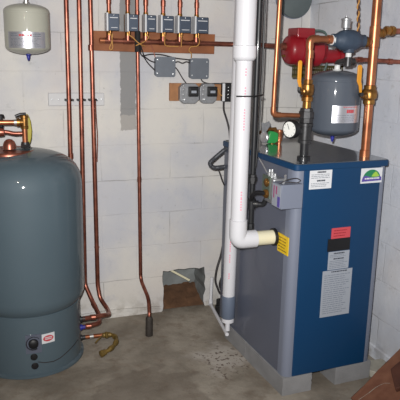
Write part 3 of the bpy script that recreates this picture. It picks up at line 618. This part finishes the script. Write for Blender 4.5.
# second white pipe, behind
DX, DY = 1.186, -.572
t = thing('drain_pipe', 'thinner white plastic pipe with grey rubber coupling behind the vent pipe', 'pipe', (DX, DY, .1))
bm = new(); lathe(bm, (DX, DY, .30), (.012, 0, 1), [(0, .033), (TOP - .30, .033)], 28); dp = obj('pipe', bm, pvc, t)
bm = new(); lathe(bm, (DX, DY, .178), (0, 0, 1), [(0, .034), (.004, .037), (.118, .037), (.128, .034)], 28)
obj('rubber_coupling', bm, rubber_gray, t, 'grey rubber coupling')
bm = new(); lathe(bm, (DX, DY, .178), (0, 0, -1), [(0, .034), (.022, .034), (.028, .022), (.03, .013), (.075, .013)], 24); obj('reducer_spout', bm, pvc, t)
a0 = math.degrees(math.atan2(CP.y - DY, CP.x - DX)) - 4
for z, n_ in ((.50, 4), (.56, 5), (.41, 3)):
    bm = new()
    for k in range(n_): arcpatch(bm, (DX + .012 * (z - .3), DY), .0334, a0 - 5, a0 + 5, z + k * .012, z + k * .012 + .007, 3, .0006)
    obj('pipe_lettering', bm, pink, dp, 'faint pink lettering')
bm = new(); tube(bm, [(1.262, -.12, .235), (1.258, -.12, .06), (1.185, -.572, .078)], .010, 14, .02)
lathe(bm, (1.2585, -.12, .09), (0, 0, -1), [(0, .0135), (.035, .0135)], 14)
tag(obj('condensate_pipe', bm, pvc, origin=(1.258, -.12, .05)), 'small white pipe along the floor, from the wall to the grey coupling', 'pipe')
wire('cable', 'tangled black cord hanging between the wall and the boiler rear', [(1.335, -.10, .42), (1.33, -.09, .36), (1.30, -.1, .28), (1.29, -.1, .2), (1.32, -.11, .12), (1.35, -.1, .10), (1.31, -.12, .18), (1.34, -.12, .26)], .007, wire_k)
bm = new(); lathe(bm, (1.305, -.16, 0), (0, 0, 1), [(0, .030), (.06, .030), (.065, .024), (.10, .024), (.102, .010)], 16)
tag(obj('condensate_trap', bm, black_pl, origin=(1.305, -.16, 0)), 'small black trap on the floor behind the drain pipe', 'trap')

# flexible conduit at the boiler rear
bm = new(); P_ = fillet([(1.238, -.38, 1.075), (1.19, -.37, 1.035), (1.135, -.36, .985), (1.16, -.36, .958), (1.200, -.37, .962), (1.225, -.37, .965)], .03, 8)
dense = []
for a_, b2 in zip(P_[:-1], P_[1:]):
    n_ = max(1, int((b2 - a_).length / .004)); dense += [a_.lerp(b2, k / n_) for k in range(n_)]
tube(bm, dense, lambda i, n_: .0125 if i % 2 else .0108, 12, 0)
tag(obj('flexible_conduit', bm, flexm, origin=(1.16, -.36, .96)), 'bent dark grey flexible conduit at the rear left edge of the boiler', 'conduit')
wire('cable', 'thin dark cables dangling under the bent grey conduit', [(1.185, -.37, .955), (1.20, -.37, .92), (1.21, -.37, .89), (1.225, -.37, .86)], .004, wire_k)

# ------------------------------------------------------------------ black gas pipe
t = thing('gas_pipe', 'black iron gas pipe running down in front of the grey boiler side', 'pipe', (1.147, -.90, .77))
bm = new(); tube(bm, [(1.147, -.90, TOP), (1.147, -.90, .80)], .0125, 16); obj('pipe', bm, black, t)
bm = new(); lathe(bm, (1.147, -.90, .985), (0, 0, 1), [(0, .0125), (.002, .018), (.012, .018), (.013, .023), (.03, .023), (.031, .018), (.042, .018), (.044, .0125)], 8); obj('union', bm, dark_iron, t)
bm = new(); lathe(bm, (1.147, -.90, .865), (0, 0, 1), [(0, .0125), (.001, .019), (.05, .019), (.051, .0125)], 16); lathe(bm, (1.147, -.90, .89), (1, -.6, 0), [(0, .016), (.03, .017), (.031, .012)], 16); obj('tee', bm, black, t)
bm = new(); tube(bm, [(1.165, -.91, .89), (1.192, -.93, .89), (1.20, -.95, .93)], .012, 12, .012); obj('branch', bm, black, t)
bm = new(); tube(bm, [(1.142, -.91, .91), (1.13, -.93, .935), (1.145, -.95, .955), (1.172, -.99, .957)], .010, 12, .015); obj('hose', bm, black_pl, t)
bm = new(); lathe(bm, (1.147, -.90, .768), (0, 0, 1), [(0, .008), (.004, .016), (.03, .016), (.031, .0125)], 8); obj('cap', bm, black, t)
wire('cable', 'thin black cable strapped along the right of the black gas pipe', [(1.166, -.915, TOP), (1.164, -.915, 1.8), (1.166, -.915, 1.5), (1.163, -.912, 1.25), (1.158, -.905, 1.06)], .0045, black_pl)
bm = new(); tube(bm, [(1.015, -.99, 1.385), (1.09, -1.0, 1.385), (1.165, -.935, 1.386), (1.172, -.905, 1.386)], .003, 8, .01); tag(obj('cable_tie', bm, black_pl, origin=(1.1, -1.0, 1.385)), 'thin black tie around the white vent pipe and the gas pipe', 'cable tie')

# ------------------------------------------------------------------ copper supply elbow run
t = thing('copper_pipe', 'thin copper pipe dropping right of the gas pipe and elbowing to the dark iron tee', 'pipe', (1.222, -.96, 1.302))
bm = new(); tube(bm, [(1.218, -.96, TOP), (1.205, -.96, 1.302), (1.355, -.97, 1.297)], .0105, 16, .03); obj('pipe', bm, copper_b, t)
bm = new(); tube(bm, [(1.2055, -.96, 1.335), (1.205, -.96, 1.302), (1.24, -.9625, 1.301)], .0125, 16, .03); obj('elbow', bm, copper_b, t)

# ------------------------------------------------------------------ left riser
LX, LY = 1.361, -.975
t = thing('supply_riser', 'copper riser with brass ball valve and yellow handle on the left of the boiler lid', 'pipe', (LX, LY, Z1))
bm = new(); lathe(bm, (LX, LY, Z1 - .001), (0, 0, 1), [(0, .030), (.012, .030), (.014, .019), (.10, .019)], 20); obj('nipple', bm, black, t)
bm = new(); lathe(bm, (LX, LY, 1.175), (0, 0, 1), [(0, .020), (.001, .031), (.014, .031), (.016, .028), (.075, .028), (.077, .032), (.090, .032), (.092, .022)], 24)
lathe(bm, (LX, LY, 1.23), (-1, 0, 0), [(0, .018), (.034, .020), (.036, .012)], 16); obj('iron_tee', bm, dark_iron, t)
bm = new(); lathe(bm, (LX, LY, 1.266), (0, 0, 1), [(0, .024), (.002, .031), (.02, .031), (.022, .034), (.05, .034), (.052, .030), (.064, .028), (.066, .018)], 8); obj('bushing', bm, dark_iron, t)
bm = new(); lathe(bm, (LX, LY, 1.330), (0, 0, 1), [(0, .019), (.03, .019), (.032, .025), (.05, .026), (.054, .020), (.062, .027), (.085, .029), (.104, .026), (.108, .020), (.124, .021), (.126, .015)], 22)
lathe(bm, (LX - .02, LY - .01, 1.405), (-.8, -.5, 0), [(0, .014), (.022, .013), (.024, .009), (.034, .009)], 14); vb = obj('ball_valve', bm, brass, t)
bm = new(); prism(bm, [(LX - .056, 1.418), (LX - .046, 1.418), (LX - .046, 1.43), (LX - .049, 1.45), (LX - .049, 1.53), (LX - .054, 1.537), (LX - .063, 1.537), (LX - .068, 1.53), (LX - .067, 1.45), (LX - .060, 1.43)], 1, -1.003, -.996); obj('handle', bm, handle_y, vb, 'yellow lever handle', bevel=.002)
bm = new(); tube(bm, [(LX - .036, LY - .02, 1.405), (LX - .058, LY - .028, 1.402), (LX - .058, LY - .028, 1.425)], .007, 10, .01); obj('handle_bolt', bm, dark_iron, vb)
bm = new(); tube(bm, [(LX, LY, 1.45), (LX - .003, LY, 1.628), (1.46, LY, 1.628), (1.485, LY, 1.628)], .0150, 20, .03); obj('copper_pipe', bm, copper_b, t)
bm = new(); lathe(bm, (LX - .0005, LY, 1.545), (0, 0, 1), [(0, .015), (.001, .0172), (.035, .0172), (.036, .015)], 20); obj('coupling', bm, copper_b, t)
bm = new(); tube(bm, [(LX - .003, LY, 1.590), (LX - .003, LY, 1.628), (LX + .038, LY, 1.628)], .0172, 20, .03); obj('elbow', bm, copper_b, t)
bm = new(); lathe(bm, (1.445, LY, 1.628), (1, 0, 0), [(0, .015), (.001, .019), (.035, .019), (.036, .015)], 20); obj('coupling', bm, copper_b, t)

# pressure gauge
t = thing('pressure_gauge', 'round pressure gauge with white face and black rim beside the left riser', 'gauge', (1.30, -.99, 1.236))
gd = (CP - Vector((1.277, -.985, 1.24))); gd.z = 0; gd = (gd.normalized() + Vector((-1.35, .1, 0))).normalized()
gb = Vector((1.287, -.985, 1.240))
bm = new(); lathe(bm, gb - gd * .014, gd, [(0, .03), (.002, .041), (.024, .042), (.028, .040), (.029, .034)], 30); obj('case', bm, black_pl, t)
bm = new(); lathe(bm, gb + gd * .0135, gd, [(0, .034), (.0025, .034)], 30); fc = obj('face', bm, glass_w, t, 'white gauge face')
bm = new(); gx, gy = frame(gd)
tube(bm, [gb + gd * .018, gb + gd * .018 + gx * .01 + Vector((0, 0, .024))], .0012, 6, 0)
for k in range(9):
    aa = math.radians(-40 + k * 32); u = gx * math.cos(aa) + gy * math.sin(aa); tube(bm, [gb + gd * .0165 + u * .026, gb + gd * .0165 + u * .031], .0008, 4, 0)
obj('needle_and_ticks', bm, ink, fc)
bm = new(); tube(bm, [gb - gd * .01, (1.32, -.98, 1.234), (1.34, LY, 1.232)], .009, 12, .01); hexn(bm, (1.318, -.98, 1.234), (1, 0, 0), .012, .013); obj('stem', bm, brass, t)

# relief valve and green capped brass on the lid
t = thing('relief_valve', 'small relief valve with green collar, brass cap and steel lever on the boiler lid', 'valve', (1.26, -.80, Z1))
bm = new(); lathe(bm, (1.292, -.86, Z1), (0, 0, 1), [(0, .012), (.012, .012), (.014, .016), (.052, .016), (.056, .018), (.07, .017), (.072, .010)], 18); obj('brass_post', bm, copper_b, t)
bm = new(); prism(bm, [(1.222, Z1 + 0.002), (1.262, Z1 + 0.002), (1.28, Z1 + 0.012), (1.28, Z1 + 0.054), (1.262, Z1 + 0.062), (1.235, Z1 + 0.068), (1.222, Z1 + 0.042)], 1, -.875, -.845); obj('green_collar', bm, green, t, 'bright green collar', bevel=.005)
bm = new(); lathe(bm, (1.250, -.86, Z1), (0, 0, 1), [(0, .014), (.008, .014)], 14); obj('foot', bm, brass, t)
bm = new(); lathe(bm, (1.222, -.86, Z1 + 0.034), (-1, -.3, 0), [(0, .014), (.012, .018), (.014, .028), (.024, .030), (.028, .026), (.03, .01)], 20); obj('steel_cap', bm, terminal, t, 'shiny steel cap')
bm = new(); prism(bm, [(1.19, Z1 + 0.057), (1.205, Z1 + 0.052), (1.235, Z1 + 0.097), (1.228, Z1 + 0.117), (1.205, Z1 + 0.107), (1.185, Z1 + 0.112)], 1, -.864, -.858); obj('lever', bm, steel, t)
bm = new(); tube(bm, [(1.30, -.80, Z1 + 0.067), (1.24, -.80, Z1 + 0.064), (1.20, -.82, Z1 + 0.052)], .011, 12, .02); box(bm, (1.285, -.81, Z1), (1.305, -.79, Z1 + 0.067)); obj('side_pipe', bm, brass, t)
t.location = (1.440, -.449, Z1)

# ------------------------------------------------------------------ air scoop
t = thing('air_scoop', 'blue grey cast iron air scoop joining the two risers above the boiler', 'air separator', (1.565, LY, 1.585))
SX0, SX1 = 1.466, 1.636; SZ = 1.626
bm = new(); lathe(bm, (SX0, LY, SZ), (1, 0, 0), [(0, .020), (.001, .027), (.018, .027), (.024, .030), (.042, .040), (.062, .046), (.105, .046), (.126, .040), (.142, .030), (.148, .027), (.166, .027), (.167, .020)], 28)
for v in bm.verts: v.co.y = LY + (v.co.y - LY) * .85
lathe(bm, (1.532, LY, SZ + .018), (0, 0, 1), [(0, .026), (.018, .026), (.020, .016)], 20); lathe(bm, (1.556, LY, SZ - .03), (0, 0, -1), [(0, .026), (.022, .024), (.024, .016)], 20)
obj('body', bm, castblue, t)
bm = new(); lathe(bm, (SX0 + .006, LY, SZ), (1, 0, 0), [(-.008, .022), (.0, .024), (.002, .022)], 24); obj('sealing_ring', bm, teflon, t)
bm = new(); lathe(bm, (1.532, LY, SZ + .034), (0, 0, 1), [(0, .009), (.016, .009), (.018, .019), (.024, .020), (.050, .020), (.052, .022), (.058, .022), (.060, .012), (.064, .005), (.070, .005)], 24); obj('air_vent', bm, steel, t, 'silver air vent can')
bm = new(); lathe(bm, (SX1, LY, SZ - .004), (1, 0, 0), [(-.002, .021), (.012, .024), (.014, .018), (.03, .020), (.035, .015)], 8); obj('union_nut', bm, brass, t)
bm = new(); lathe(bm, (1.556, LY, 1.575), (0, 0, -1), [(0, .013), (.022, .013)], 16); nb = obj('white_nipple', bm, teflon, t, 'white sealed nipple')
bm = new(); lathe(bm, (1.556, LY, 1.555), (0, 0, -1), [(0, .013), (.001, .018), (.04, .018), (.041, .013)], 16); lathe(bm, (1.556, LY, 1.535), (1, 0, 0), [(0, .015), (.030, .016), (.031, .010)], 16); obj('tank_tee', bm, dark_iron, t)

# grey expansion tank
TX, TY = 1.567, -.872
TZ1 = 1.495
t = pressure_tank('expansion_tank', 'slate grey expansion tank with silver label hanging above the boiler lid', TX, TY, 1.190, TZ1, .117, mat('gray_tank_enamel', (76, 83, 94), .62, coat=.5, spec=.3), bluecap, 0)
bm = new(); lathe(bm, (TX, TY, TZ1 - .006), (0, 0, 1), [(0, .022), (.008, .020), (.01, .013), (.03, .013)], 18)
obj('nipple', bm, teflon, t, 'white sealed nipple')
bm = new(); tube(bm, [(TX, TY, TZ1 + .018), (TX, TY, TZ1 + .034), (1.558, LY + .012, 1.540)], .013, 14, .01); obj('elbow', bm, dark_iron, t)
bm = new(); arcpatch(bm, (TX, TY), .117, -126, -50, 1.262, 1.340, 24); l1 = obj('label', bm, silver, t, 'silver label with red lettering')
lo = onc((TX, TY), .1188, -88)
bm = new(); scribble(bm, lo, -.012, .028, 1.304, 1.326, 1, .7, 15, False); scribble(bm, lo, -.03, .05, 1.331, 1.337, 1, .5, 16, False); obj('label_red_print', bm, red_lab, l1)
bm = new(); scribble(bm, lo, -.06, .06, 1.268, 1.302, 4, .25, 17); obj('label_print', bm, softink, l1)

# ------------------------------------------------------------------ right riser
RX, RY = 1.676, -.985
t = thing('return_riser', 'thick copper riser with brass ball valve at the right of the boiler lid', 'pipe', (RX, RY, Z1))
bm = new(); tube(bm, [(RX + .002, RY, Z1 - .001), (RX - .002, RY, TOP)], .0205, 24); obj('copper_pipe', bm, copper_b, t)
bm = new(); lathe(bm, (RX, RY, Z1), (0, 0, 1), [(0, .0205), (.0, .0235), (.030, .0235), (.031, .0205)], 24); obj('coupling', bm, copper_b, t)
bm = new(); lathe(bm, (RX, RY, 1.60), (0, 0, 1), [(0, .0205), (.001, .024), (.09, .024), (.091, .0205)], 24); lathe(bm, (RX, RY, 1.622), (-1, 0, 0), [(0, .018), (.030, .019), (.031, .014)], 18); obj('tee', bm, copper_b, t)
bm = new(); lathe(bm, (RX, RY, 1.345), (0, 0, 1), [(0, .0205), (.002, .027), (.018, .028), (.022, .026), (.03, .034), (.05, .036), (.064, .033), (.070, .027), (.086, .028), (.088, .0205)], 22)
lathe(bm, (RX - .02, RY - .01, 1.385), (-.85, -.3, 0), [(0, .015), (.022, .014), (.024, .009), (.040, .009)], 14); vb = obj('ball_valve', bm, brass, t)
bm = new(); prism(bm, [(RX - .070, 1.400), (RX - .058, 1.400), (RX - .060, 1.43), (RX - .066, 1.45), (RX - .066, 1.515), (RX - .072, 1.522), (RX - .084, 1.522), (RX - .089, 1.515), (RX - .088, 1.45), (RX - .076, 1.43)], 1, RY - .026, RY - .019); obj('handle', bm, handle_y, vb, 'yellow lever handle', bevel=.002)
bm = new(); hexn(bm, (RX - .060, RY - .030, 1.392), (0, 1, 0), .016, .010); obj('handle_bolt', bm, dark_iron, vb)
# branch to the right with a valve
t = thing('branch_pipe', 'copper branch pipe with brass fittings leaving the thick riser to the right', 'pipe', (RX + .02, RY, 1.675))
bm = new(); lathe(bm, (RX + .016, RY, 1.655), (1, 0, .25), [(0, .016), (.02, .017), (.022, .020), (.03, .020), (.032, .013), (.05, .013)], 16)
lathe(bm, (RX + .050, RY, 1.672), (1, 0, .03), [(0, .014), (.004, .021), (.02, .022), (.03, .018), (.032, .022), (.05, .022), (.054, .016)], 8); obj('fitting', bm, brass, t)
bm = new(); tube(bm, [(RX + .09, RY, 1.672), (XR, RY, 1.676)], .0125, 16); obj('pipe', bm, copper, t)
bm = new(); prism(bm, [(RX + .016, 1.60), (RX + .030, 1.64), (RX + .042, 1.645), (RX + .044, 1.60), (RX + .038, 1.545), (RX + .026, 1.535), (RX + .018, 1.55)], 1, RY + .026, RY + .032); obj('handle', bm, handle_y, t, 'yellow lever handle', bevel=.002)
bm = new(); tube(bm, [(RX + .02, RY + .006, 1.655), (RX + .022, RY + .03, 1.64)], .006, 10); obj('handle_bolt', bm, dark_iron, t)
t = thing('fill_pipe', 'thin copper pipe running from under the air scoop to the right wall', 'pipe', (1.60, -.93, 1.545))
bm = new(); tube(bm, [(1.592, -.955, 1.542), (1.62, -.93, 1.545), (XR, -.93, 1.536)], .0105, 14, .02); obj('pipe', bm, copper, t)
for x in (1.635, 1.70, 1.80):
    bm = new(); lathe(bm, (x, -.93, 1.5445 - (x - 1.62) * .032), (1, 0, -.03), [(0, .0105), (.001, .0135), (.022, .0135), (.023, .0105)], 14); obj('coupling', bm, copper, t)
# twisted cord
bm = new()
for ph in (0, PI):
    pts = [(1.612 + .004 * math.cos(z * 120 + ph) + .018 * max(0, (1.80 - z)) / .2 + .022, -.90 + .004 * math.sin(z * 120 + ph), z) for z in [1.655 + k * (TOP - 1.655) / 170 for k in range(171)]]
    tube(bm, pts, .0036, 8, 0, mi=0 if ph == 0 else 1)
tag(obj('twisted_cord', bm, [mat('brown_cord', (70, 44, 40), .7), wire_y], origin=(1.63, -.90, 1.655)), 'brown twisted cord hanging down behind the air scoop', 'cord')

# ------------------------------------------------------------------ red circulator pump
t = thing('circulator_pump', 'red circulator pump with terminal box mounted high in the corner', 'pump', (1.60, -.45, 1.50))
PZ = 1.585
bm = new(); lathe(bm, (1.498, -.45, PZ), (1, 0, 0), [(0.012, .03), (.016, .058), (.026, .070), (.04, .076), (.085, .076), (.089, .082), (.098, .082), (.102, .074), (.12, .072)], 36); obj('motor', bm, red, t)
bm = new(); prism(bm, rrect(1.546, 1.645, 1.648, 1.695, .006), 1, -.51, -.40); obj('terminal_box', bm, red, t, bevel=.004)
bm = new(); lathe(bm, (1.60, -.45, PZ - .004), (1, 0, 0), [(0, .070), (.03, .076), (.04, .082), (.10, .080), (.115, .064), (.135, .055)], 32)
box(bm, (1.665, -.49, 1.600), (1.725, -.41, 1.655)); obj('volute', bm, red, t)
bm = new(); lathe(bm, (1.72, -.45, 1.556), (1, 0, 0), [(0, .040), (.06, .036), (.10, .034), (.102, .046), (.122, .046), (.124, .03), (.17, .03)], 28); obj('outlet', bm, red, t)
bm = new(); lathe(bm, (1.50, -.45, 1.600), (-1, 0, 0), [(-.01, .020), (.012, .018), (.014, .014)], 16); obj('inlet', bm, copper, t)
bm = new(); lathe(bm, (1.49, -.47, 1.553), (-1, 0, 0), [(-.01, .007), (.004, .007), (.006, .003)], 10); obj('oil_cap', bm, brass, t)
bm = new(); tube(bm, [(1.65, -.46, 1.680), (1.69, -.46, 1.688), (1.735, -.46, 1.680), (1.75, -.46, 1.65), (1.76, -.46, 1.52), (1.74, -.46, 1.47)], .006, 10, .03); obj('power_lead', bm, mat('green_gray_lead', (78, 96, 92), .6), t, 'grey green power lead')
# slotted bracket beneath the pump
bm = new(); bx0, bx1 = 1.585, XR; y0 = -.40; yb = -.397
for z in (1.500, 1.482, 1.455): box(bm, (bx0, y0, z - .005), (bx1, yb, z + .005))
n_ = 26
for k in range(n_ + 1):
    x = bx0 + (bx1 - bx0 - .006) * k / n_; box(bm, (x, y0, 1.455), (x + .006, yb, 1.500))
box(bm, (bx0, y0, 1.503), (bx1, -.36, 1.506)); box(bm, (bx0, y0, 1.44), (bx0 + .12, yb, 1.452))
tag(obj('slotted_bracket', bm, olive, origin=(1.74, -.4, 1.47)), 'olive perforated metal bracket under the red pump, fixed to the right wall', 'bracket')

# ------------------------------------------------------------------ things at the lower right
bm = new(); prism(bm, [(1.752, -1.075), (1.785, -1.115), (1.885, -1.11), (1.885, -.985), (1.80, -.985), (1.757, -.99)], 2, 0, .036)
for v in bm.verts: v.co += Vector((rj.uniform(-1, 1), rj.uniform(-1, 1), 0)) * .003
tag(obj('stone_slab', bm, chip_m, origin=(1.82, -1.04, 0), bevel=.003), 'pale broken slab lying on the floor at the right wall beside the boiler', 'stone')
def slab(a, b, c, d, th):
    """four corners (top face) with thickness th downward along the normal"""
    a, b, c, d = map(Vector, (a, b, c, d)); n = (b - a).cross(d - a).normalized()
    if n.z < 0: n = -n
    bm = new(); loft(bm, [[p - n * th for p in (a, b, c, d)], [a, b, c, d]]); bmesh.ops.recalc_face_normals(bm, faces=bm.faces)
    return bm, n
A = Vector((1.532, -1.242, .022)); B = Vector((1.868, -1.172, .214)); Cc = Vector((1.868, -1.95, .214)); D = Vector((1.532, -1.95, .022))
bm, nn = slab(A, B, Cc, D, .02)
bmesh.ops.subdivide_edges(bm, edges=bm.edges, cuts=5, use_grid_fill=True)
for v in bm.verts:
    if abs((v.co - A).cross((B - A).normalized()).length) < .03: v.co += (A - D).normalized() * rj.uniform(-.006, .004)
t = thing('brown_board', 'brown wooden board leaning on the right wall in the lower right corner', 'board', (1.7, -1.5, 0))
bd = obj('board', bm, plank_m, t, bevel=.002)
u = (B - A).normalized(); vdir = (D - A).normalized()
def onb(s, q_, h=.001): return A + (B - A) * s + (D - A) * q_ + nn * h
bm = new(); rnd = random.Random(4)
line = [(.05, .06), (.12, .07), (.2, .08), (.3, .088), (.36, .10), (.42, .118), (.46, .15)]
for (s0, q0), (s1, q1) in zip(line[:-1], line[1:]):
    w0 = rnd.uniform(.002, .006)
    bm.faces.new([bm.verts.new(onb(*p)) for p in ((s0, q0), (s1, q1), (s1, q1 + w0), (s0, q0 + w0 * 1.3))])
obj('chipped_streak', bm, chip_m, t, 'pale chipped streak')
P1, P2, P3, P4 = onb(.58, .10, .026), onb(.93, .12, .026), onb(.93, .42, .026), onb(.42, .24, .026)
bm, n2 = slab(P1, P2, P3, P4, .024)
tag(obj('wood_block', bm, plank_d, origin=tuple(P1), bevel=.004), 'dark brown wood offcut lying on the brown board at the right edge', 'wood block')
